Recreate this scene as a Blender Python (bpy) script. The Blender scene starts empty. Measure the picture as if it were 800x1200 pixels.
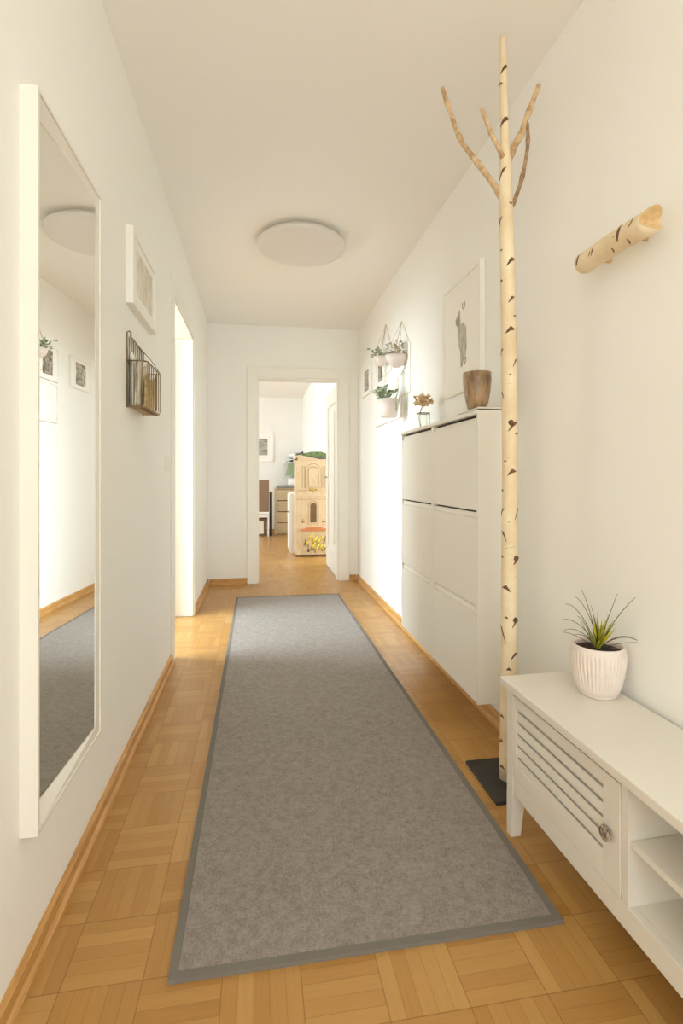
import bpy, bmesh, math, random
from mathutils import Vector, Matrix
random.seed(7)
C = bpy.context.scene.collection
PI = math.pi
R, L, H, YE = 0.98, -0.47, 2.48, 4.97     # right wall, left wall, ceiling, end wall

# ------------------------------------------------------------------ materials
def lin(c):
    return tuple((v/12.92 if v <= .04045 else ((v+.055)/1.055)**2.4) for v in (q/255 for q in c))
def mat(name, rgb, rough=.5, metal=0, var=0, scale=20, bump=0, bscale=60, spec=.5, emit=0, rgb2=None, stretch=None, detail=3):
    m = bpy.data.materials.new(name); m.use_nodes = True
    nt = m.node_tree; b = nt.nodes['Principled BSDF']
    c = lin(rgb)
    b.inputs['Base Color'].default_value = (*c, 1); b.inputs['Roughness'].default_value = rough
    b.inputs['Metallic'].default_value = metal; b.inputs['Specular IOR Level'].default_value = spec
    tc = nt.nodes.new('ShaderNodeTexCoord'); mp = nt.nodes.new('ShaderNodeMapping')
    nt.links.new(tc.outputs['Object'], mp.inputs['Vector'])
    if stretch: mp.inputs['Scale'].default_value = stretch
    if var or rgb2:
        n = nt.nodes.new('ShaderNodeTexNoise'); n.inputs['Scale'].default_value = scale; n.inputs['Detail'].default_value = detail
        nt.links.new(mp.outputs[0], n.inputs['Vector'])
        r = nt.nodes.new('ShaderNodeValToRGB')
        c2 = lin(rgb2) if rgb2 else tuple(v*(1-var) for v in c)
        r.color_ramp.elements[0].position = .35; r.color_ramp.elements[1].position = .65
        r.color_ramp.elements[0].color = (*c2, 1); r.color_ramp.elements[1].color = (*c, 1)
        nt.links.new(n.outputs['Fac'], r.inputs['Fac']); nt.links.new(r.outputs['Color'], b.inputs['Base Color'])
    if bump:
        n = nt.nodes.new('ShaderNodeTexNoise'); n.inputs['Scale'].default_value = bscale; n.inputs['Detail'].default_value = 4
        nt.links.new(mp.outputs[0], n.inputs['Vector'])
        bp = nt.nodes.new('ShaderNodeBump'); bp.inputs['Strength'].default_value = bump; bp.inputs['Distance'].default_value = .003
        nt.links.new(n.outputs['Fac'], bp.inputs['Height']); nt.links.new(bp.outputs[0], b.inputs['Normal'])
    return m

def parquet():
    m = bpy.data.materials.new('oak_mosaic_parquet'); m.use_nodes = True
    nt = m.node_tree; N = nt.nodes; b = N['Principled BSDF']
    def mth(op, a, b_=None, c_=None):
        n = N.new('ShaderNodeMath'); n.operation = op
        for i, v in enumerate((a, b_, c_)):
            if v is None: continue
            if isinstance(v, (int, float)): n.inputs[i].default_value = v
            else: nt.links.new(v, n.inputs[i])
        return n.outputs[0]
    tc = N.new('ShaderNodeTexCoord'); sp = N.new('ShaderNodeSeparateXYZ'); nt.links.new(tc.outputs['Object'], sp.inputs[0])
    T = .160; S = 5
    u = mth('DIVIDE', mth('ADD', sp.outputs[0], 3.2+.072), T); v = mth('DIVIDE', mth('ADD', sp.outputs[1], 3.155+.07), T)
    iu, iv = mth('FLOOR', u), mth('FLOOR', v); fu, fv = mth('FRACT', u), mth('FRACT', v)
    chk = mth('FLOORED_MODULO', mth('ADD', mth('ADD', iu, iv), 1), 2)
    inv = mth('SUBTRACT', 1, chk)
    across = mth('ADD', mth('MULTIPLY', fu, chk), mth('MULTIPLY', fv, inv))
    along = mth('ADD', mth('MULTIPLY', fv, chk), mth('MULTIPLY', fu, inv))
    sa = mth('MULTIPLY', across, S); si = mth('FLOOR', sa); sf = mth('FRACT', sa)
    cv = N.new('ShaderNodeCombineXYZ'); nt.links.new(iu, cv.inputs[0]); nt.links.new(iv, cv.inputs[1]); nt.links.new(si, cv.inputs[2])
    wn = N.new('ShaderNodeTexWhiteNoise'); wn.noise_dimensions = '3D'; nt.links.new(cv.outputs[0], wn.inputs['Vector'])
    cb = N.new('ShaderNodeCombineXYZ'); nt.links.new(iu, cb.inputs[0]); nt.links.new(iv, cb.inputs[1])
    wb = N.new('ShaderNodeTexWhiteNoise'); wb.noise_dimensions = '3D'; nt.links.new(cb.outputs[0], wb.inputs['Vector'])
    g = N.new('ShaderNodeCombineXYZ')
    nt.links.new(mth('ADD', mth('MULTIPLY', along, .5), mth('MULTIPLY', wn.outputs['Value'], 37)), g.inputs[0])
    nt.links.new(mth('MULTIPLY', across, 9), g.inputs[1]); nt.links.new(mth('ADD', iu, iv), g.inputs[2])
    gn = N.new('ShaderNodeTexNoise'); gn.inputs['Scale'].default_value = 3; gn.inputs['Detail'].default_value = 4; nt.links.new(g.outputs[0], gn.inputs['Vector'])
    f1 = mth('ADD', mth('ADD', mth('MULTIPLY', wn.outputs['Value'], .42), mth('MULTIPLY', wb.outputs['Value'], .16)), mth('MULTIPLY', gn.outputs['Fac'], .42))
    cr = N.new('ShaderNodeValToRGB'); e = cr.color_ramp.elements
    e[0].position = .15; e[1].position = .85
    e[0].color = (*lin((166, 119, 60)), 1); e[1].color = (*lin((192, 149, 88)), 1)
    x = e.new(.5); x.color = (*lin((179, 134, 74)), 1)
    nt.links.new(f1, cr.inputs['Fac'])
    # seams between strips and blocks
    es = mth('MINIMUM', sf, mth('SUBTRACT', 1, sf)); eb = mth('MINIMUM', mth('MINIMUM', fu, mth('SUBTRACT', 1, fu)), mth('MINIMUM', fv, mth('SUBTRACT', 1, fv)))
    seam = mth('MAXIMUM', mth('MULTIPLY', mth('LESS_THAN', es, .022), .5), mth('MULTIPLY', mth('LESS_THAN', eb, .007), .75))
    mx = N.new('ShaderNodeMix'); mx.data_type = 'RGBA'; mx.inputs['B'].default_value = (*lin((138, 94, 44)), 1)
    nt.links.new(seam, mx.inputs['Factor']); nt.links.new(cr.outputs[0], mx.inputs['A']); nt.links.new(mx.outputs['Result'], b.inputs['Base Color'])
    b.inputs['Roughness'].default_value = .30; b.inputs['Specular IOR Level'].default_value = .45
    bp = N.new('ShaderNodeBump'); bp.inputs['Strength'].default_value = .25; bp.inputs['Distance'].default_value = .0008; bp.invert = True
    nt.links.new(seam, bp.inputs['Height']); nt.links.new(bp.outputs[0], b.inputs['Normal'])
    return m

def birch(name='birch_bark'):
    m = bpy.data.materials.new(name); m.use_nodes = True
    nt = m.node_tree; N = nt.nodes; b = N['Principled BSDF']
    tc = N.new('ShaderNodeTexCoord')
    def noise(sc, st, det=3):
        mp = N.new('ShaderNodeMapping'); mp.inputs['Scale'].default_value = st; nt.links.new(tc.outputs['Object'], mp.inputs[0])
        n = N.new('ShaderNodeTexNoise'); n.inputs['Scale'].default_value = sc; n.inputs['Detail'].default_value = det
        nt.links.new(mp.outputs[0], n.inputs['Vector']); return n.outputs['Fac']
    r = N.new('ShaderNodeValToRGB'); e = r.color_ramp.elements
    e[0].position = .3; e[0].color = (*lin((220, 196, 158)), 1); e[1].position = .7; e[1].color = (*lin((238, 221, 188)), 1)
    nt.links.new(noise(9, (1, 1, 1)), r.inputs[0])
    r2 = N.new('ShaderNodeValToRGB'); e = r2.color_ramp.elements
    e[0].position = .70; e[0].color = (0, 0, 0, 1); e[1].position = .77; e[1].color = (.75, .75, .75, 1)
    nt.links.new(noise(30, (1, 1, 6), 2), r2.inputs[0])
    mx = N.new('ShaderNodeMix'); mx.data_type = 'RGBA'; nt.links.new(r2.outputs[0], mx.inputs['Factor']); nt.links.new(r.outputs[0], mx.inputs['A'])
    mx.inputs['B'].default_value = (*lin((150, 112, 70)), 1)
    nt.links.new(mx.outputs['Result'], b.inputs['Base Color'])
    bp = N.new('ShaderNodeBump'); bp.inputs['Strength'].default_value = .3; bp.inputs['Distance'].default_value = .002
    nt.links.new(noise(60, (1, 1, 2.5), 4), bp.inputs['Height']); nt.links.new(bp.outputs[0], b.inputs['Normal'])
    b.inputs['Roughness'].default_value = .65
    return m

def felt():
    m = bpy.data.materials.new('grey_felt'); m.use_nodes = True
    nt = m.node_tree; N = nt.nodes; b = N['Principled BSDF']
    tc = N.new('ShaderNodeTexCoord')
    def noise(sc, det):
        n = N.new('ShaderNodeTexNoise'); n.inputs['Scale'].default_value = sc; n.inputs['Detail'].default_value = det; n.inputs['Roughness'].default_value = .75
        nt.links.new(tc.outputs['Object'], n.inputs['Vector']); return n.outputs['Fac']
    a, c = noise(45, 8), noise(210, 4)
    ad = N.new('ShaderNodeMath'); ad.operation = 'ADD'; nt.links.new(a, ad.inputs[0]); nt.links.new(c, ad.inputs[1])
    hf = N.new('ShaderNodeMath'); hf.operation = 'MULTIPLY'; hf.inputs[1].default_value = .5; nt.links.new(ad.outputs[0], hf.inputs[0])
    r = N.new('ShaderNodeValToRGB'); e = r.color_ramp.elements
    e[0].position = .36; e[0].color = (*lin((116, 106, 99)), 1); e[1].position = .64; e[1].color = (*lin((162, 152, 144)), 1)
    nt.links.new(hf.outputs[0], r.inputs[0]); nt.links.new(r.outputs[0], b.inputs['Base Color'])
    bp = N.new('ShaderNodeBump'); bp.inputs['Strength'].default_value = .5; bp.inputs['Distance'].default_value = .002
    nt.links.new(c, bp.inputs['Height']); nt.links.new(bp.outputs[0], b.inputs['Normal'])
    b.inputs['Roughness'].default_value = 1; b.inputs['Specular IOR Level'].default_value = .1
    b.inputs['Sheen Weight'].default_value = .15
    return m

M = dict(
    wall=mat('wall_paint', (242, 240, 235), .85, bump=.05, bscale=250, spec=.2),
    ceil=mat('ceiling_paint', (243, 240, 235), .9, spec=.2),
    white=mat('white_lacquer', (231, 226, 216), .38),
    benchwhite=mat('bench_lacquer', (222, 216, 205), .4),
    whitematt=mat('white_satin', (239, 236, 228), .55),
    whitebr=mat('white_door_paint', (246, 244, 240), .45),
    oak=mat('oak_trim', (206, 158, 94), .45, rgb2=(184, 134, 72), scale=12, stretch=(8, .6, 8)),
    oakx=mat('oak_trim_cross', (206, 158, 94), .45, rgb2=(184, 134, 72), scale=12, stretch=(.6, 8, 8)),
    floor=parquet(), birch=birch(), felt=felt(),
    binding=mat('rug_binding', (126, 120, 112), .9, var=.15, scale=400, spec=.1),
    knot=mat('bark_scar', (122, 86, 54), .8, rgb2=(84, 58, 38), scale=90),
    endwood=mat('cut_birch_end', (222, 190, 140), .6, var=.2, scale=60),
    twig=mat('twig_bark', (222, 194, 152), .7, rgb2=(178, 142, 102), scale=45, bump=.3),
    darktwig=mat('dark_twig_bark', (176, 146, 110), .7, rgb2=(128, 98, 70), scale=60, bump=.3),
    black=mat('black_slate', (52, 50, 48), .5, var=.2, scale=30),
    dark=mat('dark_gap', (44, 37, 30), .8),  # near-black colour standing in for shade in gaps; also used on the dark board
    wire=mat('bronze_wire', (150, 130, 104), .35, metal=.85),
    brass=mat('pale_brass_wire', (205, 186, 150), .35, metal=.6),
    paper=mat('paper', (238, 232, 220), .8, var=.05, scale=60),
    pulp=mat('magazine_paper', (236, 228, 210), .75, rgb2=(176, 166, 144), scale=22, stretch=(1, 4, 1)),
    straw=mat('woven_straw', (206, 180, 132), .8, rgb2=(160, 132, 84), scale=60),
    mount=mat('passepartout', (243, 240, 233), .8),
    lamp=mat('opal_lamp', (226, 220, 214), .35),
    lamprim=mat('lamp_rim', (226, 216, 204), .4),
    pot=mat('rose_white_ceramic', (226, 212, 202), .5, var=.04, scale=30),
    soil=mat('soil', (66, 40, 28), .95, rgb2=(38, 24, 18), scale=120, bump=.8, bscale=150),
    leafd=mat('dark_grass_leaf', (74, 82, 44), .5, rgb2=(100, 104, 56), scale=20),
    leafy=mat('yellow_green_leaf', (200, 190, 44), .45, rgb2=(160, 158, 40), scale=30),
    sage=mat('sage_leaf', (178, 188, 158), .6, rgb2=(120, 134, 104), scale=30),
    dried=mat('dried_flower', (206, 158, 104), .8, rgb2=(236, 216, 178), scale=70),
    driedpale=mat('pale_dried_flower', (206, 188, 156), .85, rgb2=(168, 148, 116), scale=70),
    brown=mat('brown_glazed_wood', (178, 148, 114), .3, rgb2=(122, 96, 70), scale=22, stretch=(2.2, 2.2, .7), bump=.3, bscale=50),
    brownin=mat('dark_brown_inside', (96, 74, 56), .6),
    ply=mat('light_plywood', (228, 208, 176), .55, rgb2=(218, 194, 158), scale=9, stretch=(6, 6, 1)),
    plyline=mat('engraved_line', (176, 140, 96), .7),
    plyd=mat('dark_arch', (120, 92, 66), .7),
    beech=mat('pale_beech', (222, 204, 170), .5, rgb2=(210, 188, 150), scale=9, stretch=(1, 6, 6)),
    yellow=mat('yellow_paint', (236, 210, 60), .6, rgb2=(250, 236, 120), scale=40),
    gold=mat('mustard_paint', (196, 160, 60), .6),
    orange=mat('orange_lintel', (216, 140, 92), .6),
    green=mat('green_cloth', (122, 140, 96), .85, rgb2=(92, 112, 74), scale=20),
    gshade=mat('green_lamp_shade', (138, 152, 120), .8),
    grey=mat('grey_cloth', (120, 116, 112), .85, rgb2=(80, 78, 76), scale=20),
    greytop=mat('grey_top', (150, 146, 140), .6),
    stripe=mat('black_and_white_stripe', (238, 238, 234), .7, rgb2=(40, 42, 44), scale=10, stretch=(.6, .6, 4), detail=0),
    mbrown=mat('brown_board', (142, 114, 92), .7, var=.12, scale=60),
    sea=mat('grey_seascape_print', (190, 186, 172), .6, rgb2=(132, 132, 122), scale=6, stretch=(1, 1, 6)),
    print1=mat('sepia_photo_print', (190, 178, 160), .6, rgb2=(84, 74, 64), scale=38),
    print2=mat('grey_photo_print', (196, 188, 174), .6, rgb2=(110, 102, 92), scale=30),
    sketch=mat('pencil_landscape_print', (232, 226, 212), .6, rgb2=(200, 190, 172), scale=16, stretch=(1, 1.6, .8)),
    ink=mat('olive_grey_ink', (206, 203, 190), .7, rgb2=(158, 154, 138), scale=26, stretch=(1, 3, .8)),
    inkdark=mat('grey_ink', (150, 147, 138), .7),
    pearl=mat('crackled_knob', (176, 160, 140), .25, rgb2=(70, 56, 44), scale=160),
    metal=mat('silver_metal', (170, 165, 158), .3, metal=.9),
    curtain=mat('pale_curtain', (226, 224, 216), .9),
)
def glassmat(name, rough=.0, tint=(1, 1, 1)):
    m = bpy.data.materials.new(name); m.use_nodes = True; b = m.node_tree.nodes['Principled BSDF']
    b.inputs['Transmission Weight'].default_value = 1; b.inputs['Roughness'].default_value = rough; b.inputs['Base Color'].default_value = (*tint, 1); b.inputs['IOR'].default_value = 1.45
    return m
M['glass'] = glassmat('clear_glass', .02, (.95, .97, .94))
mm = mat('mirror_glass', (246, 246, 242), .0, metal=1); M['mirror'] = mm

# ------------------------------------------------------------------ mesh helpers
class B:
    def __init__(s): s.bm = bmesh.new(); s.mi = 0; s.sm = False
    def _f(s, vs, smooth=None):
        try:
            f = s.bm.faces.new(vs); f.material_index = s.mi; f.smooth = s.sm if smooth is None else smooth; return f
        except ValueError: return None
    def box(s, x0, x1, y0, y1, z0, z1, bev=0):
        x0, x1 = sorted((x0, x1)); y0, y1 = sorted((y0, y1)); z0, z1 = sorted((z0, z1))
        r = bmesh.ops.create_cube(s.bm, size=1)
        for v in r['verts']:
            v.co = Vector(((x0+x1)/2+v.co.x*(x1-x0), (y0+y1)/2+v.co.y*(y1-y0), (z0+z1)/2+v.co.z*(z1-z0)))
        fs = set(f for v in r['verts'] for f in v.link_faces)
        for f in fs: f.material_index = s.mi
        if bev:
            es = set(e for f in fs for e in f.edges)
            q = bmesh.ops.bevel(s.bm, geom=list(es), offset=bev, segments=2, affect='EDGES', profile=.5)
            for f in q['faces']: f.material_index = s.mi
        return s
    def prism(s, prof, a0, a1, axis='y'):
        def pt(p, a): return {'y': (p[0], a, p[1]), 'x': (a, p[0], p[1]), 'z': (p[0], p[1], a)}[axis]
        A = [s.bm.verts.new(pt(p, a0)) for p in prof]; Bv = [s.bm.verts.new(pt(p, a1)) for p in prof]
        n = len(prof)
        for i in range(n): s._f([A[i], A[(i+1) % n], Bv[(i+1) % n], Bv[i]])
        s._f(A[::-1]); s._f(Bv); return s
    def hexa(s, pts):   # 8 points: bottom four, top four
        v = [s.bm.verts.new(p) for p in pts]
        for q in ((0, 3, 2, 1), (4, 5, 6, 7), (0, 1, 5, 4), (1, 2, 6, 5), (2, 3, 7, 6), (3, 0, 4, 7)): s._f([v[i] for i in q])
        return s
    def tube(s, pts, rad, seg=8, caps=True, closed=False, wob=0):
        P = [Vector(p) for p in pts]; n = len(P)
        rads = rad if isinstance(rad, (list, tuple)) else [rad]*n
        rings = []; prev = None
        for i in range(n):
            if closed: t = P[(i+1) % n]-P[i-1]
            else: t = P[min(i+1, n-1)]-P[max(i-1, 0)]
            t.normalize()
            if prev is None:
                a = Vector((0, 0, 1)) if abs(t.z) < .9 else Vector((1, 0, 0)); u = t.cross(a).normalized()
            else: u = (prev-t*prev.dot(t)).normalized()
            prev = u; w = t.cross(u)
            rings.append([s.bm.verts.new(P[i]+(u*math.cos(2*PI*k/seg)+w*math.sin(2*PI*k/seg))*rads[i]*(1+wob*random.uniform(-1, 1))) for k in range(seg)])
        m = n if closed else n-1
        for i in range(m):
            a, b = rings[i], rings[(i+1) % n]
            for k in range(seg): s._f([a[k], a[(k+1) % seg], b[(k+1) % seg], b[k]], True)
        if caps and not closed: s._f(rings[0][::-1], False); s._f(rings[-1], False)
        return s
    def lathe(s, prof, c=(0, 0, 0), seg=40, rmod=None, sx=1, sy=1):
        rings = []
        for (r, z) in prof:
            if r < 1e-6: rings.append([s.bm.verts.new((c[0], c[1], c[2]+z))]); continue
            rings.append([s.bm.verts.new((c[0]+sx*r*(rmod(k/seg, z) if rmod else 1)*math.cos(2*PI*k/seg), c[1]+sy*r*(rmod(k/seg, z) if rmod else 1)*math.sin(2*PI*k/seg), c[2]+z)) for k in range(seg)])
        for a, b in zip(rings, rings[1:]):
            for k in range(seg):
                k2 = (k+1) % seg
                if len(a) == 1 and len(b) == 1: continue
                if len(a) == 1: s._f([a[0], b[k2], b[k]], True)
                elif len(b) == 1: s._f([a[k], a[k2], b[0]], True)
                else: s._f([a[k], a[k2], b[k2], b[k]], True)
        return s
    def ribbon(s, pts, w, up=(0, 0, 1), th=0.0006):
        P = [Vector(p) for p in pts]; n = len(P); U = Vector(up); rows = []
        for i in range(n):
            t = (P[min(i+1, n-1)]-P[max(i-1, 0)]).normalized(); sd = t.cross(U)
            if sd.length < 1e-3: sd = Vector((1, 0, 0))
            sd.normalize(); nr = sd.cross(t).normalized()
            ww = w*math.sin(PI*min(1, (i+.6)/n*.97+.02))**.6 if isinstance(w, float) else w[i]
            rows.append([s.bm.verts.new(P[i]-sd*ww/2), s.bm.verts.new(P[i]-nr*ww*.2-nr*th), s.bm.verts.new(P[i]+sd*ww/2), s.bm.verts.new(P[i]-nr*ww*.12+nr*th)])
        for a, b in zip(rows, rows[1:]):
            for k in range(4): s._f([a[k], a[(k+1) % 4], b[(k+1) % 4], b[k]], True)
        s._f(rows[0][::-1]); s._f(rows[-1]); return s
    def blob(s, c, r, sub=2, sc=(1, 1, 1), noise=0):
        q = bmesh.ops.create_icosphere(s.bm, subdivisions=sub, radius=r)
        for v in q['verts']:
            k = 1+random.uniform(-noise, noise)
            v.co = Vector((c[0]+v.co.x*sc[0]*k, c[1]+v.co.y*sc[1]*k, c[2]+v.co.z*sc[2]*k))
            for f in v.link_faces: f.material_index = s.mi; f.smooth = noise == 0
        return s
def obj(name, b, mats, parent=None, loc=None):
    me = bpy.data.meshes.new(name); bmesh.ops.recalc_face_normals(b.bm, faces=b.bm.faces[:]); b.bm.to_mesh(me); b.bm.free()
    for m in (mats if isinstance(mats, (list, tuple)) else [mats]): me.materials.append(m)
    o = bpy.data.objects.new(name, me); C.objects.link(o)
    if parent: o.parent = parent
    if loc: o.location = loc
    return o
def tag(o, label, cat, group=None):
    o['label'] = label; o['category'] = cat
    if group: o['group'] = group
    return o
def thing(name, label, cat, loc=(0, 0, 0), rz=0, group=None):
    o = bpy.data.objects.new(name, None); C.objects.link(o); o.location = loc; o.rotation_euler = (0, 0, rz); o.empty_display_size = .05
    return tag(o, label, cat, group)
def struct(name, b, m, parent=None):
    o = obj(name, b, m, parent)
    if not parent: o['kind'] = 'structure'
    return o

# ------------------------------------------------------------------ room shell
YB = -2.4
b = B(); b.box(-3.2, 3.2, YB-.1, 9.7, -.1, 0); struct('floor', b, M['floor'])
b = B(); b.box(-3.2, 3.2, YB-.1, 9.7, H, H+.1); struct('ceiling', b, M['ceil'])
D0, D1, DH = 2.99, 3.90, 2.05         # left doorway
b = B()
for y0, y1, z0, z1 in ((YB, -1.3, 0, H), (-1.3, -.1, DH, H), (-.1, D0, 0, H), (D0, D1, DH, H), (D1, YE, 0, H)):
    b.box(L-.14, L, y0, y1, z0, z1)
struct('wall_left', b, M['wall'])
b = B(); b.box(R, R+.12, YB, YE, 0, H); struct('wall_right', b, M['wall'])
EX0, EX1, EH = -.01, .79, 1.985
b = B(); b.box(-3.1, EX0, YE, YE+.12, 0, H); b.box(EX1, 3.1, YE, YE+.12, 0, H); b.box(EX0, EX1, YE, YE+.12, EH, H); struct('wall_end', b, M['wall'])
b = B(); b.box(-3.1, 3.1, YB-.1, YB, 0, H); struct('wall_back', b, M['wall'])
b = B(); b.box(-3.2, -3.1, YB, 9.6, 0, H); struct('wall_outer_left', b, M['wall'])
b = B(); b.box(3.1, 3.2, YE, 9.6, 0, H); struct('wall_outer_right', b, M['wall'])
b = B(); b.box(-3.1, 3.1, 9.5, 9.6, 0, H); struct('wall_far', b, M['wall'])
b = B(); b.box(-3.1, L-.14, 2.2, 2.3, 0, H); struct('wall_partition', b, M['wall'])
b = B(); b.box(.82, .96, 7.5, 9.5, 0, H); b.box(.82, 3.1, 7.4, 7.5, 0, H); struct('wall_far_right', b, M['wall'])

def casing(name, boxes): 
    b = B()
    for q in boxes: b.box(*q, bev=.003)
    return struct(name, b, M['whitematt'])
# end doorway casing and jamb lining
casing('trim_1', [(EX0-.09, EX0+.004, YE-.018, YE, 0, EH+.095), (EX1-.004, EX1+.10, YE-.018, YE, 0, EH+.095), (EX0+.004, EX1-.004, YE-.018, YE, EH-.004, EH+.095),
                  (EX0, EX0+.02, YE, YE+.12, 0, EH), (EX1-.02, EX1, YE, YE+.12, 0, EH), (EX0+.02, EX1-.02, YE, YE+.12, EH-.02, EH)])
# left doorway casing and jamb lining
casing('trim_2', [(L, L+.010, D0-.085, D0+.004, 0, DH+.085), (L, L+.010, D1-.004, D1+.025, 0, DH+.085), (L, L+.010, D0+.004, D1-.004, DH-.004, DH+.085),
                  (L-.14, L, D0, D0+.018, 0, DH), (L-.14, L, D1-.018, D1, 0, DH), (L-.14, L, D0+.018, D1-.018, DH-.018, DH)])
# open door leaf inside the side room, folded against the far jamb
b = B(); b.box(L-.14-.86, L-.142, D1-.06, D1-.02, .008, DH-.03, .002); d1 = struct('door_1', b, M['whitebr'])
b = B(); b.tube([(L-.93, D1-.061, 1.02), (L-.93, D1-.10, 1.02), (L-.82, D1-.105, 1.02)], .009); struct('door_handle', b, M['metal'], d1)
# end door leaf folded open into the far room
b = B()
xa, xb, y0, y1 = EX1-.005, EX1+.035, YE+.125, YE+.92
b.box(xa+.012, xb, y0, y1, .008, EH-.03)
for q in ((y0, y0+.12, .008, EH-.03), (y1-.12, y1, .008, EH-.03), (y0+.12, y1-.12, .008, .24), (y0+.12, y1-.12, EH-.19, EH-.03)):
    b.box(xa, xa+.012, *q)
b.box(xa+.002, xa+.012, y0+.2, y1-.2, .32, EH-.27, .004)
d2 = struct('door_2', b, M['whitematt'])
b = B(); b.tube([(xa, y1-.06, 1.02), (xa-.04, y1-.06, 1.02), (xa-.045, y1-.16, 1.02)], .008); struct('door_handle', b, M['metal'], d2)

def base(name, segs, axis, wall, sgn):
    b = B()
    for a0, a1 in segs:
        prof = [(wall, 0), (wall+sgn*.022, 0), (wall+sgn*.021, .012), (wall+sgn*.012, .022), (wall+sgn*.012, .048), (wall+sgn*.006, .056), (wall, .056)]
        b.prism(prof, a0, a1, axis)
    return struct(name, b, M['oak'] if axis == 'y' else M['oakx'])
base('baseboard_left', [(YB, -1.3), (-.1, D0-.085), (D1+.025, YE)], 'y', L, 1)
base('baseboard_right', [(YB, YE)], 'y', R, -1)
base('baseboard_end', [(L+.022, EX0-.09), (EX1+.10, R-.022)], 'x', YE, -1)
base('baseboard_far', [(-3.1, .82)], 'x', 9.5, -1)

# light switch
t = thing('light_switch', 'small white light switch on the left wall beside the doorway', 'light switch', (L, 2.765, 1.10))
b = B(); b.box(0, .009, -.04, .04, -.04, .04, .002); obj('switch_plate', b, M['whitematt'], t)
b = B(); b.box(.009, .013, -.028, .028, -.028, .028, .001); obj('rocker', b, M['white'], t)

# ------------------------------------------------------------------ rug
t = thing('runner_rug', 'long grey-brown felt runner rug with darker bound edge on parquet floor', 'rug', (.257, 2.73, 0))
hw, hl = .437, 1.655
b = B(); b.box(-hw+.018, hw-.018, -hl+.018, hl-.018, 0, .008); obj('carpet_field', b, M['felt'], t)
b = B()
for q in ((-hw, -hw+.018, -hl, hl), (hw-.018, hw, -hl, hl), (-hw+.018, hw-.018, -hl, -hl+.018), (-hw+.018, hw-.018, hl-.018, hl)):
    b.box(*q, 0, .0095)
obj('binding', b, M['binding'], t)

# ------------------------------------------------------------------ wall mirror
YM0, YM1, ZM0, ZM1, TM = 1.11, 1.533, .306, 1.815, .0345
t = thing('wall_mirror', 'tall narrow mirror in deep white frame hanging on left wall', 'mirror', (L, (YM0+YM1)/2, ZM0))
def fbar(outer, inner):   # outer, inner rectangles (y0,y1,z0,z1); four mitred bars sloping inward
    b = B(); o = [(outer[0], outer[2]), (outer[1], outer[2]), (outer[1], outer[3]), (outer[0], outer[3])]
    i = [(inner[0], inner[2]), (inner[1], inner[2]), (inner[1], inner[3]), (inner[0], inner[3])]
    n = .008
    o2 = [(o[k][0]+(n if k in (0, 3) else -n), o[k][1]+(n if k in (0, 1) else -n)) for k in range(4)]
    rings = []
    for x, ring in ((0, o), (TM, o), (TM, o2), (TM-.004, o2), (None, i), (0.0, i)):
        rings.append([b.bm.verts.new((x if x is not None else (.0118 if k in (0, 3) else .0312), y-(YM0+YM1)/2, z-ZM0)) for k, (y, z) in enumerate(ring)])
    for a, c in zip(rings, rings[1:]+rings[:1]):
        for k in range(4): b._f([a[k], a[(k+1) % 4], c[(k+1) % 4], c[k]])
    return b
obj('frame', fbar((YM0, YM1, ZM0, ZM1), (YM0+.042, YM1-.045, ZM0+.036, ZM1-.027)), M['white'], t)
b = B(); a = math.radians(3.3); wv = (YM1-YM0)/2-.0430; hv = (ZM1-ZM0)/2-.0310; tz = math.radians(.5)
zc = (ZM1-ZM0)/2+.0045
pts = []
for dx in (-.002, 0):
    for sy, sz in ((-1, -1), (1, -1), (1, 1), (-1, 1)):
        pts.append((.0208+sy*wv*math.tan(a)+dx+sz*hv*math.tan(math.radians(.05)), sy*wv, zc+sz*hv))
b.hexa(pts); g = obj('mirror_glass', b, M['mirror'], t)

# ------------------------------------------------------------------ picture frames
def picture(name, label, wallx, sgn, y0, y1, z0, z1, depth, bar, win, printm, group=None, frame=None, extra=None):
    """frame on a wall facing sgn*x; win = picture rectangle inside as fractions"""
    t = thing(name, label, 'picture frame', (wallx, (y0+y1)/2, z0), 0, group)
    yc = (y0+y1)/2; b = B(); X = lambda d: sgn*d
    for q in ((y0, y0+bar, z0, z1), (y1-bar, y1, z0, z1), (y0+bar, y1-bar, z0, z0+bar), (y0+bar, y1-bar, z1-bar, z1)):
        b.box(X(0), X(depth), q[0]-yc, q[1]-yc, q[2]-z0, q[3]-z0, .0015)
    obj('frame', b, frame or M['whitematt'], t)
    b = B(); b.box(X(.001), X(depth-.006), y0+bar-yc, y1-bar-yc, bar, z1-z0-bar); obj('mat_board', b, M['mount'], t)
    if win:
        b = B(); w, h = y1-y0, z1-z0
        b.box(X(depth-.006), X(depth-.005), y0+win[0]*w-yc, y0+win[1]*w-yc, win[2]*h, win[3]*h); obj('print', b, printm, t)
    if extra: extra(t, X(depth-.0055))
    return t
picture('picture_frame', 'white framed pale landscape drawing on left wall above wire basket', L, 1, 1.935, 2.36, 1.655, 1.935, .028, .022, (.17, .83, .2, .8), M['sketch'])
gr = 'small white framed photos at end of right wall'
picture('picture_frame', 'small white framed photo on right wall nearest the end doorway', R, -1, 4.32, 4.70, 1.76, 2.025, .02, .018, (.26, .72, .14, .84), M['print2'], gr)
picture('picture_frame', 'small white framed photo between end frame and hanging planters', R, -1, 3.82, 4.13, 1.75, 2.02, .02, .018, (.26, .72, .14, .84), M['print1'], gr)
picture('picture_frame', 'wide blank white framed panel on wall behind the green hanging plant', R, -1, 3.34, 4.12, 1.435, 1.745, .02, .02, None, None)
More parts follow.
